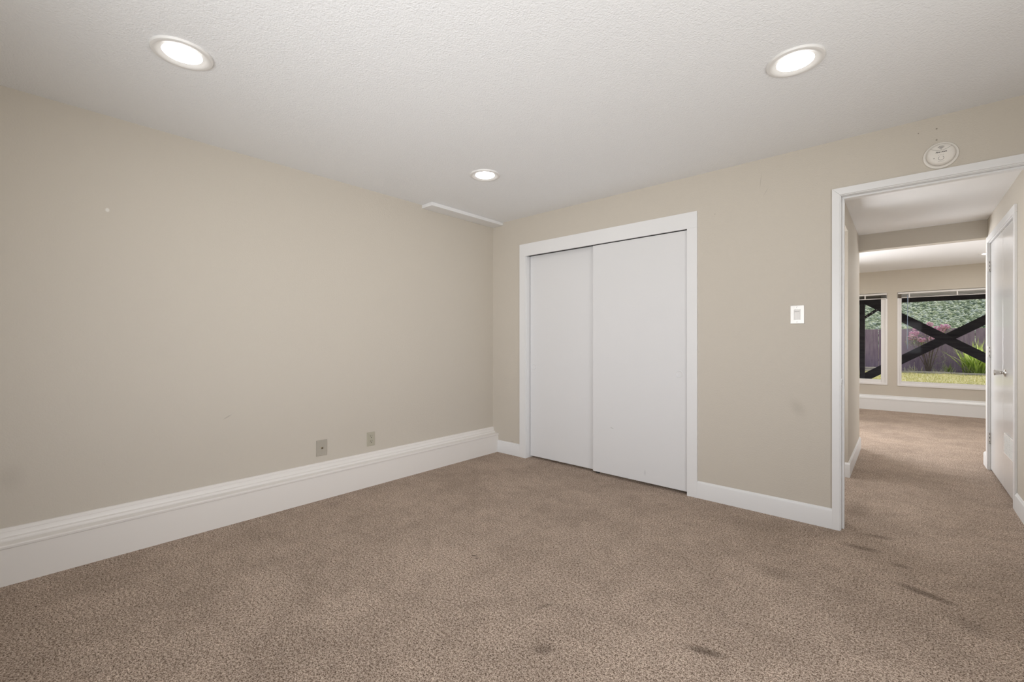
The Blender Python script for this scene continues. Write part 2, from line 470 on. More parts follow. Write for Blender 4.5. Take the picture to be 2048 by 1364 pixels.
# ------------------------------------------------------------------ baseboards and trim
prof = [(0, 0), (0.081, 0), (0.081, 0.1765), (0.0795, 0.1775), (0.0795, 0.179), (0.086, 0.180), (0.087, 0.190), (0.084, 0.195), (0.078, 0.197),
        (0.040, 0.200), (0.034, 0.205), (0.031, 0.212), (0.020, 0.216), (0.017, 0.224), (0.016, 0.238), (0.012, 0.241), (0.011, 0.250), (0.007, 0.256), (0, 0.257)]
struct(MB().prism(prof, lambda p: (XL + p[0], YR, p[1]), lambda p: (XL + p[0], YB, p[1])), 'baseboard_left', M_base, 'deep white stepped plinth with moulded top along the long wall')
fprof = [(0, 0), (0.08, 0), (0.08, 0.183), (0.084, 0.185), (0.084, 0.196), (0.08, 0.2), (0.03, 0.203), (0.015, 0.225), (0.012, 0.248), (0, 0.25)]
struct(MB().prism(fprof, lambda p: (FX0, FY - p[0], p[1]), lambda p: (FX1, FY - p[0], p[1])), 'baseboard_far', M_trim, 'deep white stepped plinth below the far windows')
BP = [(0, 0), (0.014, 0), (0.014, 0.106), (0.0125, 0.112), (0.008, 0.116), (0.006, 0.122), (0.003, 0.125), (0, 0.125)]
def bb_x(b, x0, x1, y, s=-1):
    b.prism(BP, lambda p: (x0, y + s * p[0], p[1]), lambda p: (x1, y + s * p[0], p[1])); return b
def bb_y(b, y0, y1, x, s=1):
    b.prism(BP, lambda p: (x + s * p[0], y0, p[1]), lambda p: (x + s * p[0], y1, p[1])); return b
b = MB(); bb_x(b, XL + 0.081, -2.889, YB); bb_x(b, -1.142, -0.324, YB); bb_x(b, 0.545, XR, YB)
struct(b, 'baseboard_back', M_trim, 'white baseboard on the closet wall')
b = MB(); bb_y(b, 4.7402, HY + 0.012, HL, 1); bb_x(b, HL - T, HL + 0.0138, 4.74, -1)
struct(b, 'baseboard_hall_left', M_trim, 'white baseboard wrapping the left hallway wall end')
b = MB(); bb_y(b, YB + T + .01, 4.568, HR, -1); bb_y(b, 5.935, HY + 0.012, HR, -1)
struct(b, 'baseboard_hall_right', M_trim, 'white baseboard pieces beside the hallway double doors')

# trim_1: closet casing with jambs
b = MB()
b.box(-2.889, -2.810, YB - 0.0165, YB, 0, 2.0231, 0.0008)
b.box(-1.216, -1.142, YB - 0.0165, YB, 0, 2.0231, 0.0008)
b.box(-2.889, -1.142, YB - 0.0166, YB, 2.0232, 2.145, 0.0008)
b.box(-2.8255, -2.808, YB, YB + T, 0, 2.04, 0.001).box(-1.218, -1.2005, YB, YB + T, 0, 2.04, 0.001)
b.box(-2.808, -1.218, YB, YB + T, 2.028, 2.0415)
struct(b, 'trim_1', M_trim, 'flat white casing around the closet sliding doors')
# trim_2: bedroom doorway casing, jamb and stop
b = MB()
def casing_piece(b, pts, y0, y1):
    b.prism(pts, lambda p: (p[0], y0, p[1]), lambda p: (p[0], y1, p[1]))
casing_piece(b, [(-0.324, 0), (-0.2845, 0), (-0.2845, 2.0745), (-0.324, 2.1155)], YB - 0.015, YB)
casing_piece(b, [(0.545, 0), (0.505, 0), (0.505, 2.0745), (0.545, 2.1155)], YB - 0.015, YB)
casing_piece(b, [(-0.2840, 2.0750), (0.5045, 2.0750), (0.545, 2.116), (-0.3240, 2.116)], YB - 0.0152, YB)
for x0, x1 in ((-0.2975, -0.279), (0.499, 0.5175)):
    b.box(x0, x1, YB - 0.004, YB + T + 0.004, 0, 2.070, 0.001)
b.box(-0.2975, 0.5175, YB - 0.004, YB + T + 0.004, 2.0702, 2.0885, 0.001)
b.box(-0.279, -0.267, YB + 0.036, YB + 0.072, 0, 2.058, 0.002).box(0.487, 0.499, YB + 0.036, YB + 0.072, 0, 2.058, 0.002)
b.box(-0.279, 0.499, YB + 0.036, YB + 0.072, 2.058, 2.070, 0.002)
b.box(-0.324, -0.2845, YB + T, YB + T + 0.012, 0, 2.0745, 0.002).box(-0.324, 0.545, YB + T, YB + T + 0.012, 2.075, 2.116, 0.002).box(0.505, 0.545, YB + T, YB + T + 0.012, 0, 2.0745, 0.002)
tr2 = struct(b, 'trim_2', M_trim, 'white casing and jamb of the bedroom doorway')
sp = MB().box(-0.2795, -0.2775, YB + 0.006, YB + 0.032, 0.888, 0.946, 0.0008).build('strike_plate', M_chrome, tr2)
MB().box(-0.278, -0.2768, YB + 0.013, YB + 0.025, 0.905, 0.929).build('latch_hole', M_slot, sp)
# trim_3: white block under the ceiling at the corner
struct(MB().box(XL, -3.130, 2.445, YB, 2.385, H, 0.004), 'trim_3', M_trim, 'short white boxed trim where long wall meets ceiling')
# trim_4: hallway double-door casing
b = MB()
b.box(HR - 0.014, HR, 4.575, 4.630, 0, 2.067, 0.002).box(HR - 0.014, HR, 5.870, 5.935, 0, 2.067, 0.002).box(HR - 0.0142, HR, 4.575, 5.935, 2.0672, 2.122, 0.002)
b.box(HR - 0.004, HR + T, 4.6302, 4.645, 0, 2.060, 0.001).box(HR - 0.004, HR + T, 5.855, 5.8698, 0, 2.060, 0.001).box(HR - 0.004, HR + T, 4.6302, 5.8698, 2.0602, 2.0745, 0.001)
tr4 = struct(b, 'trim_4', M_trim, 'white casing around the hallway double doors')
MB().box(HR + 0.006, HR + 0.030, 5.10, 5.28, 2.052, 2.0600, 0.001).build('ball_catch', M_chrome, tr4)

# ------------------------------------------------------------------ closet sliding doors
def pull(parent, x, y, z):
    b = MB()
    b.lathe([(0.0285, 0.0), (0.0285, 0.0012), (0.0265, 0.0026), (0.024, 0.0022), (0.0225, 0.0010), (0.019, 0.0003), (0.010, 0.0002), (0.0, 0.0006)], (x, y, z), (0, -1, 0), 40, cap1=False)
    return b.build('finger_pull', M_slide, parent)
d = struct(MB().box(-2.800, -1.995, YB + 0.050, YB + 0.080, 0.020, 2.026, 0.0015), 'door_1', M_slide, 'white flat closet sliding door on the left, set behind the other')
pull(d, -2.755, YB + 0.0499, 0.916)
d = struct(MB().box(-2.048, -1.2195, YB + 0.006, YB + 0.036, 0.022, 2.018, 0.0015), 'door_2', M_slide, 'white flat closet sliding door on the right, in front of the other')
pull(d, -1.281, YB + 0.0059, 0.916)
struct(MB().box(-2.807, -1.2185, YB + 0.004, YB + 0.085, 2.0265, 2.0279), 'trim_5', M_dark)
struct(MB().box(-2.04, -2.00, YB + 0.037, YB + 0.049, 0.0, 0.03, 0.002), 'trim_6', M_dark)

# ------------------------------------------------------------------ hallway double doors
DX = HR + 0.008
def hinge_on_jamb(parent, z):
    """hinge leaf let into the far jamb, facing along the hallway, with its knuckles at the door edge"""
    b = MB()
    b.box(HR - 0.013, DX - 0.001, 5.8515, 5.8546, z - 0.050, z + 0.050, 0.0008)
    h = b.build('hinge', M_hinge, parent)
    for k in (-0.036, 0.0, 0.034):
        MB().box(HR - 0.0015, HR + 0.0022, 5.8505, 5.8517, z + k - 0.008, z + k + 0.008, 0.0004).build('screw', M_hinge_dark, h)  # dark dashes standing in for the gaps between hinge knuckles
    MB().box(HR - 0.004, DX, 5.8475, 5.8545, z - 0.0525, z - 0.0495).build('pin_end', M_hinge_dark, h)
def hinge_on_door(parent, z):
    """hinge leaf on the face of the near door leaf"""
    b = MB()
    b.box(DX - 0.0022, DX, 4.648, 4.672, z - 0.050, z + 0.050, 0.0008)
    b.tube([(DX - 0.006, 4.6475, z - 0.050), (DX - 0.006, 4.6475, z + 0.050)], 0.0055, 12)
    h = b.build('hinge', M_hinge, parent)
    for k in (-0.036, 0.0, 0.036):
        MB().box(DX - 0.0032, DX - 0.002, 4.656, 4.664, z + k - 0.007, z + k + 0.007, 0.0004).build('screw', M_hinge_dark, h)
far_leaf = struct(MB().box(DX, DX + 0.035, 5.222, 5.852, 0.014, 2.056, 0.0015), 'door_3', M_gloss, 'far leaf of the glossy white hallway double doors')
near_leaf = struct(MB().box(DX, DX + 0.035, 4.648, 5.218, 0.014, 2.056, 0.0015), 'door_4', M_gloss, 'near leaf of the hallway double doors with knob and vent')
for z in (1.853, 1.078, 0.295):
    hinge_on_jamb(far_leaf, z)
for z in (1.862, 1.075, 0.22):
    hinge_on_door(near_leaf, z)
b = MB()
b.lathe([(0.031, 0), (0.031, 0.003), (0.027, 0.008), (0.014, 0.011), (0.0105, 0.014), (0.0105, 0.019), (0.015, 0.023), (0.016, 0.028), (0.0135, 0.031), (0.016, 0.037), (0.020, 0.050), (0.0225, 0.058), (0.0215, 0.061), (0.0, 0.0615)],
        (DX, 5.10, 0.925), (-1, 0, 0), 36, cap1=False)
b.build('door_knob', M_chrome, near_leaf)
vy0, vy1, vz0, vz1 = 4.690, 5.120, 0.296, 0.458
b = MB()
b.box(DX - 0.007, DX, vy0, vy1, vz0, vz0 + 0.012, 0.002).box(DX - 0.007, DX, vy0, vy1, vz1 - 0.012, vz1, 0.002)
for k in range(5):
    y = vy0 + (vy1 - vy0 - 0.012) * k / 4
    b.box(DX - 0.0068, DX, y, y + 0.012, vz0, vz1, 0.002)
vent = b.build('vent_grille', M_plastic, near_leaf)
b = MB()
for r in range(11):
    z = vz0 + 0.016 + r * 0.0125
    b.prism([(0.0, 0.0), (-0.009, -0.007), (-0.0095, -0.0062), (-0.0005, 0.0012)], lambda p: (DX + p[0], vy0 + 0.005, z + p[1] + 0.006), lambda p: (DX + p[0], vy1 - 0.005, z + p[1] + 0.006))
b.build('louvre', M_plastic, vent)
MB().box(DX - 0.001, DX, vy0 + 0.01, vy1 - 0.01, vz0 + 0.01, vz1 - 0.01).build('vent_backing', M_ink2, vent)

# ------------------------------------------------------------------ recessed downlights
def downlight(loc, label, group='recessed ceiling downlights of the bedroom', lens=M_lens):
    t = thing('downlight', label, 'ceiling light', loc, 0, group)
    MB().lathe([(0.113, 0.0), (0.113, -0.004), (0.110, -0.0085), (0.103, -0.0105), (0.094, -0.0095), (0.083, -0.006), (0.074, -0.0035), (0.0715, -0.003), (0.0715, 0.0)],
               (0, 0, 0), (0, 0, 1), 56, cap0=False, cap1=False).build('trim_ring', M_ring, t)
    MB().lathe([(0.0715, -0.0030), (0.066, -0.0042), (0.04, -0.0052), (0.0, -0.0055)], (0, 0, 0), (0, 0, 1), 48, cap0=False, cap1=False).build('lens', lens, t)
    return t
downlight((-2.327, 0.469, H), 'largest lit downlight, upper left of the photo above the long bare wall')
downlight((-0.354, 2.294, H), 'lit round downlight upper right of the photo, nearest the smoke alarm')
downlight((-2.333, 2.319, H), 'smallest lit downlight on ceiling, near the boxed trim and closet corner')
downlight((0.126, 3.95, HC), 'unseen lit downlight on the lower hallway ceiling just inside the doorway', 'recessed ceiling downlight of the hallway', M_lens_hall)  # out of view, added to brighten the hallway
FG = 'recessed ceiling downlights of the far room'  # first one is in view; the other three are added to brighten the room
downlight((0.905, 8.755, FC), 'lit downlight of the far room, half hidden by hallway door casing', FG, M_lens_far)
downlight((-1.20, 8.755, FC), 'added unseen downlight of the far room near its narrow left window', FG, M_lens_far)
downlight((0.905, 7.00, FC), 'added unseen downlight of the far room right of the dropped header', FG, M_lens_far)
downlight((-1.20, 7.00, FC), 'added unseen downlight of the far room left of the dropped header', FG, M_lens_far)

# ------------------------------------------------------------------ wall fittings (built facing -Y, origin on the wall)
def text_part(txt, name, size, x, y, z, m, parent, shear=0.0, bold=0.0):
    cu = bpy.data.curves.new(name, 'FONT')
    cu.body = txt; cu.size = size; cu.align_x = 'CENTER'; cu.align_y = 'CENTER'
    cu.shear = shear; cu.offset = bold; cu.extrude = 0.0003
    to = bpy.data.objects.new('tmp_text', cu)
    C.objects.link(to)
    bpy.context.view_layer.update()
    me = bpy.data.meshes.new_from_object(to.evaluated_get(bpy.context.evaluated_depsgraph_get()))
    bpy.data.objects.remove(to); bpy.data.curves.remove(cu)
    for v in me.vertices:
        v.co = Vector((x + v.co.x, y - v.co.z, z + v.co.y))
    me.materials.clear(); me.materials.append(m); me.name = name
    o = bpy.data.objects.new(name, me); C.objects.link(o); o.parent = parent
    return o
def arc_strip(b, cx, cz, r, wd, a0, a1, y, n=20, th=0.0006, sx=1.0, sz=1.0):
    """flat arc band standing th proud of y, in the XZ plane"""
    P = []
    for i in range(n + 1):
        a = a0 + (a1 - a0) * i / n
        P.append((math.cos(a), math.sin(a)))
    for (c0, s0), (c1, s1) in zip(P, P[1:]):
        q = [(c0 * (r - wd / 2), s0 * (r - wd / 2)), (c1 * (r - wd / 2), s1 * (r - wd / 2)), (c1 * (r + wd / 2), s1 * (r + wd / 2)), (c0 * (r + wd / 2), s0 * (r + wd / 2))]
        b.prism(q, lambda p: (cx + p[0] * sx, y, cz + p[1] * sz), lambda p: (cx + p[0] * sx, y - th, cz + p[1] * sz))

# smoke alarm above the doorway
t = thing('smoke_alarm', 'round ivory smoke alarm on wall above the bedroom doorway', 'smoke alarm', (0.161, YB, 2.194))
MB().lathe([(0.0725, 0), (0.0725, 0.006), (0.070, 0.010), (0.062, 0.012), (0.059, 0.011)], (0, 0, 0), (0, -1, 0), 56).build('base_plate', M_det, t)
body = MB().lathe([(0.0575, 0.009), (0.0575, 0.016), (0.0590, 0.018), (0.0588, 0.024), (0.056, 0.031), (0.049, 0.0365), (0.036, 0.0392), (0.018, 0.0402), (0.0, 0.0404)], (0, 0, 0), (0, -1, 0), 56, cap1=False).build('cover', M_det, t)
MB().lathe([(0.0585, 0.0163), (0.0592, 0.0168), (0.0592, 0.0176), (0.0585, 0.018)], (0, 0, 0), (0, -1, 0), 56, cap0=False, cap1=False).build('seam', M_ink2, t)
DOME = [(0.0, 0.0404), (0.018, 0.0402), (0.036, 0.0392), (0.049, 0.0365), (0.056, 0.031), (0.0588, 0.024)]
def dome(x, z):
    r = math.hypot(x, z)
    for (r0, h0), (r1, h1) in zip(DOME, DOME[1:]):
        if r <= r1:
            return -(h0 + (h1 - h0) * (r - r0) / (r1 - r0))
    return -0.024
def dome_arc(b, cx, cz, r, wd, a0, a1, n=28, th=0.0005):
    """printed or moulded arc that follows the domed cover"""
    R = []
    for i in range(n + 1):
        a = a0 + (a1 - a0) * i / n
        q = [(cx + math.cos(a) * (r - wd / 2), cz + math.sin(a) * (r - wd / 2)), (cx + math.cos(a) * (r + wd / 2), cz + math.sin(a) * (r + wd / 2))]
        R.append([b.bm.verts.new((x, dome(x, z) - th, z)) for x, z in q] + [b.bm.verts.new((x, dome(x, z) + 0.0006, z)) for x, z in q])
    for p, q in zip(R, R[1:]):
        for i, j in ((0, 1), (1, 3), (3, 2), (2, 0)):
            b.bm.faces.new((p[i], p[j], q[j], q[i]))
    b.bm.faces.new((R[0][0], R[0][1], R[0][3], R[0][2])); b.bm.faces.new((R[-1][0], R[-1][1], R[-1][3], R[-1][2]))
b = MB(); dome_arc(b, 0, 0.074, 0.056, 0.0013, math.radians(221), math.radians(319)); b.build('cover_line', M_ink2, t)
for r, wd in ((0.0175, 0.0034), (0.0120, 0.0032), (0.0068, 0.0032)):
    b = MB(); dome_arc(b, 0.0, 0.0225, r, wd, math.radians(44), math.radians(136)); b.build('signal_arc', M_ink2, t)
MB().ball((0.0, dome(0, .0235), 0.0238), 0.0022, 1, (1, 0.4, 1)).build('signal_dot', M_ink2, t)
text_part('First Alert', 'brand_lettering', 0.0105, 0.0, -0.0408, 0.0085, M_ink, t, 0.25, 0.00022)
b = MB()
for k in range(4):
    b.box(-0.012 + k * 0.0065, -0.008 + k * 0.0065, -0.0408, -0.040, -0.0072, -0.0062)
b.build('small_print', M_ink2, t)
b = MB(); dome_arc(b, 0.0, -0.0245, 0.0108, 0.0018, math.radians(125), math.radians(415)); b.build('test_button', M_ink2, t)
MB().ball((-0.028, dome(.028, .020), -0.020), 0.0022, 1, (1.3, 0.5, 0.8)).build('indicator_light', M_ink, t)
b = MB()
for k in range(7):
    x = -0.012 + k * 0.0036
    b.box(x, x + 0.0025, dome(x, .042) - 0.0006, dome(x, .042) + 0.002, -0.0425, -0.041)
b.build('sound_slots', M_ink2, t)

# light switch
t = thing('light_switch', 'light switch with shiny plate and white rocker between closet and doorway', 'light switch', (-0.509, YB, 1.345))
b = MB()
b.prism([(-0.040, -0.061), (0.040, -0.061), (0.040, 0.061), (-0.040, 0.061)], lambda p: (p[0], 0, p[1]), lambda p: (p[0] * 0.93, -0.0065, p[1] * 0.955))
b.build('wall_plate', M_swplate, t)
MB().box(-0.0185, 0.0185, -0.0078, -0.006, -0.034, 0.034, 0.001).build('rocker_frame', M_plastic, t)
r = MB().prism([(-0.030, -0.0078), (0.030, -0.0078), (0.030, -0.0125), (0.0, -0.0088), (-0.030, -0.0088)], lambda p: (-0.0145, p[1], p[0]), lambda p: (0.0145, p[1], p[0])).build('rocker', M_plastic, t)
MB().box(-0.013, 0.013, -0.0128, -0.0115, 0.0185, 0.0205).build('rocker_notch', M_ink2, r)
for z in (0.048, -0.048):
    s = MB().lathe([(0.0035, 0), (0.0034, 0.0008), (0.002, 0.0012)], (0, -0.0064, z), (0, -1, 0), 14).build('screw', M_chrome, t)

# coax plate and power outlet low on the long wall
t = thing('cable_outlet', 'taupe wall plate with one round cable connector on long wall', 'cable outlet', (XL, 1.519, 0.365), PI / 2)
MB().prism([(-0.042, -0.060), (0.042, -0.060), (0.042, 0.060), (-0.042, 0.060)], lambda p: (p[0], 0, p[1]), lambda p: (p[0] * 0.91, -0.0070, p[1] * 0.94)).build('wall_plate', M_plate, t)
c = MB().lathe([(0.0075, 0), (0.0075, 0.003), (0.0048, 0.003), (0.0048, 0.011), (0.0040, 0.011)], (0, -0.0070, 0), (0, -1, 0), 20).build('cable_connector', M_brass, t)
MB().lathe([(0.0030, 0), (0.0030, 0.0005)], (0, -0.018, 0), (0, -1, 0), 16).build('connector_hole', M_slot, c)
for z in (0.042, -0.042):
    MB().lathe([(0.003, 0), (0.0028, 0.0007)], (0, -0.0069, z), (0, -1, 0), 12).build('screw', M_plate, t)
t = thing('power_outlet', 'tan double power outlet with dark slots on long wall', 'power outlet', (XL, 1.930, 0.3635), PI / 2)
MB().prism([(-0.036, -0.0575), (0.036, -0.0575), (0.036, 0.0575), (-0.036, 0.0575)], lambda p: (p[0], 0, p[1]), lambda p: (p[0] * 0.90, -0.0065, p[1] * 0.94)).build('wall_plate', M_plate2, t)
for z in (0.0205, -0.0205):
    f = MB().lathe([(0.0165, 0), (0.0165, 0.0022), (0.0158, 0.0028)], (0, -0.0064, z), (0, -1, 0), 28).build('socket', M_plate2, t)
    s = MB().box(-0.0078, -0.0052, -0.0097, -0.0088, z + 0.001, z + 0.0095).box(0.0052, 0.0078, -0.0097, -0.0088, z + 0.002, z + 0.009)
    s.lathe([(0.0033, 0), (0.0033, 0.0008)], (0, -0.0088, z - 0.0065), (0, -1, 0), 14)
    s.build('socket_slot', M_slot, f)
MB().lathe([(0.003, 0), (0.0028, 0.0007)], (0, -0.0064, 0), (0, -1, 0), 12).build('screw', M_plate, t)

# ------------------------------------------------------------------ windows of the far room
def window(name, W, fl, fr, fb, label):
    x0, x1, z0, z1 = W
    t = thing(name, label, None, (0, 0, 0), 0, None, 'structure')
    y0, y1 = FY + 0.012, FY + 0.075
    b = MB()
    b.box(x0, x0 + fl, y0, y1, z0, z1, 0.003).box(x1 - fr, x1, y0, y1, z0, z1, 0.003)
    b.box(x0 + fl, x1 - fr, y0, y1, z0, z0 + fb, 0.003).box(x0 + fl, x1 - fr, y0 + 0.02, y1, z1 - 0.05, z1, 0.003)
    # slim return that stands proud of the wall
    b.box(x0 - 0.004, x0 + 0.022, FY - 0.006, y0, z0, z1 - 0.10, 0.002).box(x1 - 0.022, x1 + 0.004, FY - 0.006, y0, z0, z1 - 0.10, 0.002)
    b.box(x0 - 0.004, x1 + 0.004, FY - 0.010, y0, z0 - 0.006, z0 + 0.026, 0.002)
    b.build('window_frame', M_vinyl, t)
    MB().box(x0 + fl, x1 - fr, FY + 0.055, FY + 0.059, z0 + fb, z1 - 0.05).build('pane', M_glass, t)
    return t
window('window_1', W1, 0.050, 0.050, 0.072, 'larger right window of the far room')
window('window_2', W2, 0.080, 0.080, 0.082, 'narrow left window of the far room, partly behind hallway wall')
# unseen windows added to house the fill lamps: plain frames
def added_window(name, box, axis):
    x0, x1, y0, y1, z0, z1 = box
    t = thing(name, None, None, (0, 0, 0), 0, None, 'structure')
    b = MB()
    if axis == 'x':
        b.box(x0, x1, y0, y0 + 0.05, z0, z1, .003).box(x0, x1, y1 - 0.05, y1, z0, z1, .003).box(x0, x1, y0, y1, z0, z0 + 0.05, .003).box(x0, x1, y0, y1, z1 - 0.05, z1, .003)
    else:
        b.box(x0, x0 + 0.05, y0, y1, z0, z1, .003).box(x1 - 0.05, x1, y0, y1, z0, z1, .003).box(x0, x1, y0, y1, z0, z0 + 0.05, .003).box(x0, x1, y0, y1, z1 - 0.05, z1, .003)
    b.build('window_frame', M_vinyl, t)
added_window('added_window_3', (XR + 0.03, XR + 0.09, 0.15, 1.75, 0.46, 1.70), 'x')
added_window('added_window_4', (-1.7, 0.5, YR - 0.09, YR - 0.03, 0.72, 1.88), 'y')
added_window('added_window_5', (FX1 + 0.03, FX1 + 0.09, 7.2, 9.0, 0.6, 2.0), 'x')
added_window('added_window_6', (FX0 - 0.09, FX0 - 0.03, 7.0, 8.8, 0.6, 2.0), 'x')

added_window('added_window_7', (-1.28, -1.22, 3.6, 4.8, 0.8, 1.9), 'x')

def blind(x0, x1, label, dark, wand):
    t = thing('window_blind', label, 'blind', ((x0 + x1) / 2, FY - 0.005, 1.99))
    hw = (x1 - x0) / 2
    MB().box(-hw, hw, -0.018, 0.014, -0.030, -0.004, 0.003).build('headrail', M_blind, t)
    s = MB()
    a = -hw + (0.045 if not dark else 0.004); e = hw - 0.006
    for k in range(8):
        dz = -0.036 - k * 0.0058
        s.prism([(-0.016, -0.0018), (0.0, 0.0012), (0.012, -0.0012), (0.012, -0.0020), (0.0, 0.0004), (-0.016, -0.0026)],
                lambda p: (a, p[0], dz + p[1]), lambda p: (e, p[0], dz + p[1] + 0.002 * math.sin(k)))
    s.build('slat_stack', M_recess_shade if dark else M_blind, t)  # dark stack carries the shade of the recess below the headrail
    MB().box(a, e, -0.015, 0.012, -0.096, -0.086, 0.002).build('bottom_rail', M_blind, t)
    for f in ((0.10, 0.5, 0.93) if not dark else (0.78,)):
        x = -hw + 2 * hw * f
        MB().box(x - 0.008, x + 0.008, -0.022, 0.012, -0.088, -0.030, 0.002).build('cord_bracket', M_blind, t)
    if not dark:
        MB().box(-hw + 0.002, -hw + 0.043, -0.004, 0.012, -0.094, -0.031, 0.002).build('recess_shade_block', M_recess_shade, t)  # dark block put where the recess beside the slats lies in shade
    if wand:
        MB().tube([(-hw + 0.118, -0.026, -0.05), (-hw + 0.118, -0.028, -0.95)], 0.0035, 8).build('tilt_wand', M_wand, t)
        MB().tube([(-hw + 0.135, -0.020, -0.09), (-hw + 0.112, -0.024, -0.62), (-hw + 0.108, -0.024, -0.86)], 0.0012, 6).build('pull_cord', M_vinyl, t)
    return t
blind(-0.045, 1.355, 'raised white blind with hanging wand above the larger window', False, True)
blind(-1.495, -0.188, 'raised blind with slats darkened as recess shade above the narrow left window', True, False)

# ------------------------------------------------------------------ outside: patio, lawn, fence, hill
struct(MB().box(-8, 10, FY + T, 13.4, -0.30, -0.14), 'floor_patio', M_conc, 'concrete patio outside the far windows')
GX0, GX1, GY1 = -40.0, 50.0, 140.0
b = MB()
v = [b.bm.verts.new(p) for p in ((GX0, 13.4, -0.145), (GX1, 13.4, -0.145), (GX1, 22.1, 0.0), (GX0, 22.1, 0.0))]
b.bm.faces.new((v[0], v[1], v[2], v[3]))
v = [b.bm.verts.new(p) for p in ((GX0, -30, -0.145), (GX1, -30, -0.145), (GX1, 13.4, -0.145), (GX0, 13.4, -0.145))]
b.bm.faces.new(v)
struct(b, 'floor_lawn', M_ground, 'sunlit patchy lawn beyond the patio')
b = MB()
v = [b.bm.verts.new(p) for p in ((GX0, 22.1, 0.0), (GX1, 22.1, 0.0), (GX1, GY1, 0.0), (GX0, GY1, 0.0))]
b.bm.faces.new(v)
struct(b, 'floor_bed', M_bed, 'dark soil of the planting bed along the fence')
b = MB()
rg = random.Random(5)
for i in range(15000):
    y = rg.uniform(16.2, 21.9); x = rg.uniform(-3.2, 5.0)
    z = -0.14 + (y - 13.4) / 8.7 * 0.14
    b.blade((x, y, z - 0.005), rg.uniform(0, 2 * PI), rg.uniform(0.1, 0.7), rg.uniform(0.03, 0.085), rg.uniform(0.008, 0.018), 0.8, 2)
tag(b.build('grass', M_grass, recalc=False), 'short yellow green lawn grass in front of the fence', 'grass', None, 'stuff')

# patio cover: posts, beams, cross braces, roof
PY = 12.8
t = thing('patio_cover', 'dark timber patio cover with crossed braces outside the far windows', 'patio cover', (0, 0, -0.14))
Z = 0.14
for x in (-4.0, -0.670, 1.914, 4.6):
    MB().box(x - 0.046, x + 0.046, PY - 0.07, PY + 0.07, 0, 2.02 + Z, 0.004).build('post', M_wood, t)
MB().box(-4.4, 5.0, PY - 0.045, PY + 0.045, 2.018 + Z, 2.24 + Z, 0.004).build('beam', M_wood, t)
MB().box(-4.4, 5.0, FY + T + .01, FY + T + 0.05, 2.10 + Z, 2.24 + Z, 0.004).build('ledger', M_wood, t)
for x in [-4.2 + 0.6 * k for k in range(16)]:
    MB().box(x - 0.02, x + 0.02, FY + T + .052, PY + 0.25, 2.242 + Z, 2.38 + Z, 0.003).build('rafter', M_wood, t)
MB().box(-4.5, 5.1, FY + T + .01, PY + 0.35, 2.382 + Z, 2.42 + Z).build('roof_deck', M_wood, t)
MB().bar((-0.68, PY - 0.024, 2.155 + Z), (1.90, PY - 0.024, 0.390 + Z), 0.172, 0.045).build('cross_brace', M_wood, t)
MB().bar((-0.68, PY + 0.024, 0.314 + Z), (1.90, PY + 0.024, 2.036 + Z), 0.172, 0.045).build('cross_brace', M_wood, t)
kb = MB().bar((-0.628, PY - 0.055, 1.705 + Z), (-0.36, PY - 0.055, 1.915 + Z), 0.055, 0.03).build('knee_brace', M_wood, t)
for f in (0.25, 0.55, 0.8):
    MB().lathe([(0.009, 0), (0.007, 0.006)], (-0.66 + 0.30 * f, PY - 0.07, 1.68 + 0.235 * f + Z), (0, -1, 0), 10).build('bolt', M_chrome, kb)

# fence
t = thing('wooden_fence', 'dark brown board fence behind the lawn, tinted purple for flare haze', 'fence', (0, 23.7, 0.0))
b = MB(); rf = random.Random(3)
x = -14.0
while x < 18:
    wd = 0.205
    gap = rf.choice([0.002, 0.004, 0.012, 0.018])
    top = 1.672 + rf.uniform(-0.012, 0.012)
    b.box(x, x + wd, -0.010 + rf.uniform(-.003, .003), 0.010, -0.02, top)
    x += wd + gap
b.build('board_panel', M_fence, t)
for z in (0.35, 1.38):
    MB().box(-14, 18, 0.012, 0.06, z, z + 0.09, 0.003).build('rail', M_fence, t)
for k in range(14):
    MB().box(-14 + k * 2.4, -13.9 + k * 2.4, 0.062, 0.16, -0.02, 1.6, 0.003).build('post', M_fence, t)

# timber edging of the planting bed
b = MB(); re = random.Random(8)
x = -6.0
while x < 9:
    L = 1.83
    b.box(x, x + L - 0.012, 22.02, 22.14, -0.01, 0.065 + re.uniform(-0.008, 0.008), 0.006)
    x += L
tag(b.build('bed_edging', M_edge), 'low weathered timber edging between lawn and planting bed', 'garden edging')
tag(MB().box(-1.75, -0.66, 22.4, 22.55, 0.0, 0.145, 0.006).build('timber_step', M_edge), 'pale timber plank lying in the bed behind the patio post', 'timber')

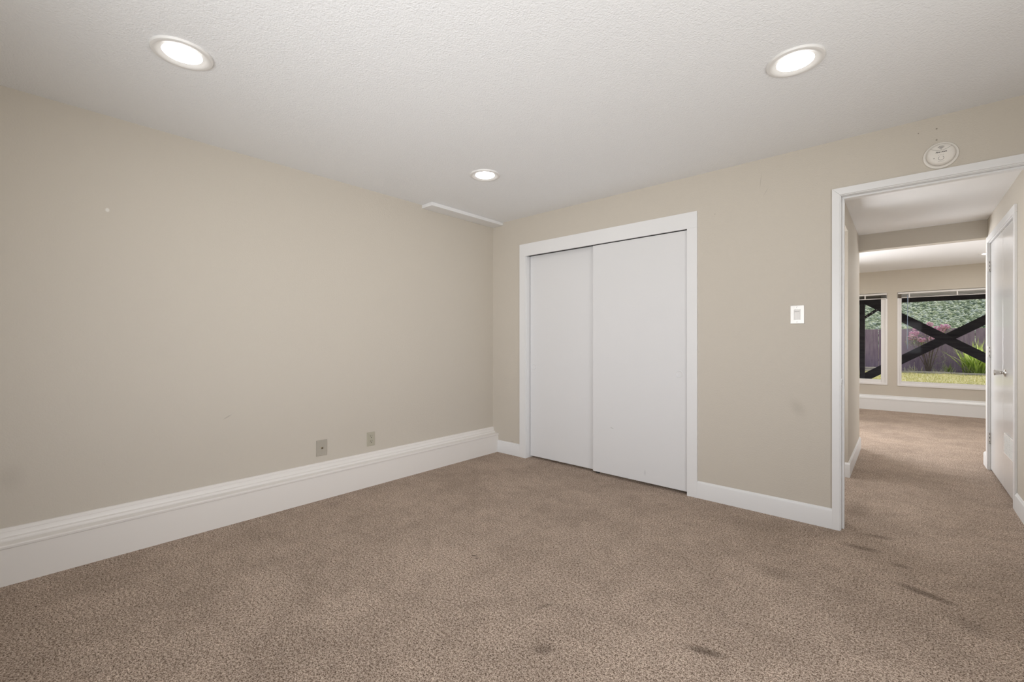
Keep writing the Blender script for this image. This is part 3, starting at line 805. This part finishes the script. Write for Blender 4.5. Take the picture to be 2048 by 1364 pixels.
# rhododendron with pink trusses
FL = [(0.304, 1.459), (0.413, 1.50), (0.256, 1.31), (0.382, 1.331), (0.536, 1.225), (0.413, 1.627), (0.795, 1.807), (0.99, 1.657), (1.166, 1.736), (1.268, 1.713), (1.137, 1.572), (0.84, 1.266), (0.613, 1.204), (0.700, 1.60)]
t = thing('rhododendron', 'leggy rhododendron bush with pink flower heads by the fence', 'shrub', (0.75, 22.95, 0.0))
rr = random.Random(21)
br = MB(); lf = MB()
for i, (x, z) in enumerate(FL):
    tip = Vector((x - 0.75, rr.uniform(-0.25, 0.15), z - 0.05))
    mid = Vector((tip.x * 0.45 + rr.uniform(-.08, .08), tip.y * 0.5, z * 0.5))
    br.tube([(rr.uniform(-.06, .06), 0, 0), mid, tip], [0.016, 0.011, 0.006], 6)
    for k in range(26):
        p = tip + Vector((rr.gauss(0, .10), rr.gauss(0, .10), rr.uniform(-0.30, 0.02)))
        lf.blade(p, rr.uniform(0, 2 * PI), rr.uniform(0.5, 1.6), rr.uniform(0.07, 0.13), rr.uniform(0.025, 0.04), 0.7, 3)
    f = MB()
    for k in range(16):
        a = Vector((rr.gauss(0, 1), rr.gauss(0, 1), rr.gauss(0.3, 0.8))).normalized()
        f.ball(tip + Vector((0, 0, 0.05)) + a * 0.078, 0.036, 1, (1, 1, 0.75), 0.12, a.to_track_quat('Z', 'Y'))
    f.build('flower', M_petal, t)
br.build('branch', M_twig, t)
lf.build('foliage', M_leaf, t, recalc=False)

# clump of bright sword leaves on the right
t = thing('sword_leaf_plant', 'bright green clump of arching sword shaped leaves by the fence', 'plant', (2.06, 22.75, 0.0))
rs = random.Random(4); b = MB(); d2 = MB()
for i in range(260):
    az = rs.uniform(0, 2 * PI)
    b.blade((rs.gauss(0, .13), rs.gauss(0, .10), 0.0), az, rs.uniform(0.02, 0.66), rs.uniform(0.7, 1.36), rs.uniform(0.036, 0.062), rs.uniform(0.1, 0.7), 5)
for i in range(40):
    d2.blade((rs.gauss(0, .16), rs.gauss(0, .1), 0.0), rs.uniform(PI * 0.55, PI * 1.45), rs.uniform(0.4, 0.9), rs.uniform(0.35, 0.6), 0.022, rs.uniform(0.6, 1.5), 5)
b.build('leaves', M_blade, t, recalc=False)
d2.build('dead_leaves', M_dry, t, recalc=False)

def tuft(x, y, n, h, label, m, spread=0.10, lean=0.8):
    rt = random.Random(int(x * 1000) & 0xffff)
    b = MB()
    for i in range(n):
        b.blade((rt.gauss(0, spread), rt.gauss(0, spread * .6), 0.0), rt.uniform(0, 2 * PI), rt.uniform(0.1, lean), h * rt.uniform(0.6, 1.1), rt.uniform(0.012, 0.026), rt.uniform(0.4, 1.3), 4)
    o = b.build('grass_tuft', m, None, (x, y, 0.0), recalc=False)
    return tag(o, label, 'grass tuft', 'weed tufts in the planting bed')
tuft(0.34, 22.62, 60, 0.34, 'pale dry grass tuft in bed below the pink flowers', M_dry, 0.12, 1.2)
tuft(1.10, 22.66, 40, 0.26, 'low spreading tuft in bed between dry stems and sword leaves', M_dry, 0.14, 1.3)
tuft(1.30, 23.25, 26, 0.42, 'upright green tuft against the fence left of the sword leaves', M_blade, 0.06, 0.5)
tuft(-0.62, 22.9, 22, 0.28, 'small tuft seen through the narrow left window', M_blade, 0.08, 0.9)

t = thing('dry_climber', 'tangle of pale dry stems standing against the fence', 'plant', (0.93, 23.25, 0.0))
rc = random.Random(9); b = MB(); lf = MB()
for i in range(9):
    x0 = rc.uniform(-0.22, 0.25); h = rc.uniform(0.55, 1.02)
    pts = [(x0 + rc.uniform(-.06, .06) * k, rc.uniform(-.05, .05), h * k / 4) for k in range(5)]
    b.tube(pts, 0.006, 5)
    for q in pts[1:]:
        for _ in range(5):
            lf.blade((q[0] + rc.gauss(0, .03), q[1], q[2] + rc.gauss(0, .04)), rc.uniform(0, 2 * PI), rc.uniform(.6, 1.8), .06, .022, .6, 2)
b.build('stem', M_twig2, t)
lf.build('foliage', M_dry, t, recalc=False)

# scrub-covered hillside
def hz(x, y):
    s = max(0.0, y - 110.0)
    return 0.42 * s * s / (s + 14.0) + 1.6 * math.sin(x * 0.045 + y * 0.03) * min(1, s / 30) + 1.1 * math.sin(x * 0.11 - y * 0.05 + 1.0) * min(1, s / 30)
b = MB(); NX, NY = 50, 46
G = [[b.bm.verts.new((-90 + 200 * i / NX, 110 + 190 * j / NY, hz(-90 + 200 * i / NX, 110 + 190 * j / NY) - 0.02)) for i in range(NX + 1)] for j in range(NY + 1)]
for j in range(NY):
    for i in range(NX):
        b.bm.faces.new((G[j][i], G[j][i + 1], G[j + 1][i + 1], G[j + 1][i]))
struct(b, 'terrain', M_hill, 'steep hillside rising behind the fence')
import numpy as np
def scrub():
    t = bmesh.new(); bmesh.ops.create_icosphere(t, subdivisions=1, radius=1.0); t.verts.ensure_lookup_table()
    V0 = np.array([v.co[:] for v in t.verts]); F0 = np.array([[v.index for v in f.verts] for f in t.faces]); t.free()
    g = np.random.default_rng(17)
    VV, FF, off = [], [], 0
    for n, xr, yr, rr_ in ((22000, (-11, 18), (115, 152), (0.16, 0.40)), (3500, (-50, 60), (113, 152), (0.5, 1.1)), (2500, (-50, 60), (150, 215), (0.8, 1.8))):
        y = g.uniform(*yr, n); x = g.uniform(*xr, n); r = g.uniform(*rr_, n)
        if rr_[0] == 0.5:
            keep = (x < -10) | (x > 17); x, y, r = x[keep], y[keep], r[keep]; n = len(x)
        z = np.array([hz(a, c) for a, c in zip(x, y)]) + r * g.uniform(0.2, 1.6, n)
        P = V0[None] * (1 + g.uniform(-0.08, 0.08, (n, len(V0), 1))) * r[:, None, None]
        P = P * np.stack([g.uniform(0.85, 1.3, n), np.ones(n), g.uniform(0.8, 1.25, n)], 1)[:, None, :] + np.stack([x, y, z], 1)[:, None, :]
        VV.append(P.reshape(-1, 3)); FF.append((F0[None] + (np.arange(n) * len(V0))[:, None, None]).reshape(-1, 3) + off)
        off += n * len(V0)
    V = np.concatenate(VV); Q = np.concatenate(FF)
    me = bpy.data.meshes.new('hillside_scrub')
    me.vertices.add(len(V)); me.vertices.foreach_set('co', V.ravel())
    me.loops.add(Q.size); me.loops.foreach_set('vertex_index', Q.ravel().astype(np.int32))
    me.polygons.add(len(Q)); me.polygons.foreach_set('loop_start', np.arange(0, Q.size, 3, dtype=np.int32))
    me.update(calc_edges=True)
    me.polygons.foreach_set('use_smooth', np.ones(len(Q), dtype=bool))
    me.materials.append(M_scrub)
    o = bpy.data.objects.new('hillside_scrub', me); C.objects.link(o)
    return o
tag(scrub(), 'dense grey green scrub covering the hillside behind the fence', 'scrub', None, 'stuff')
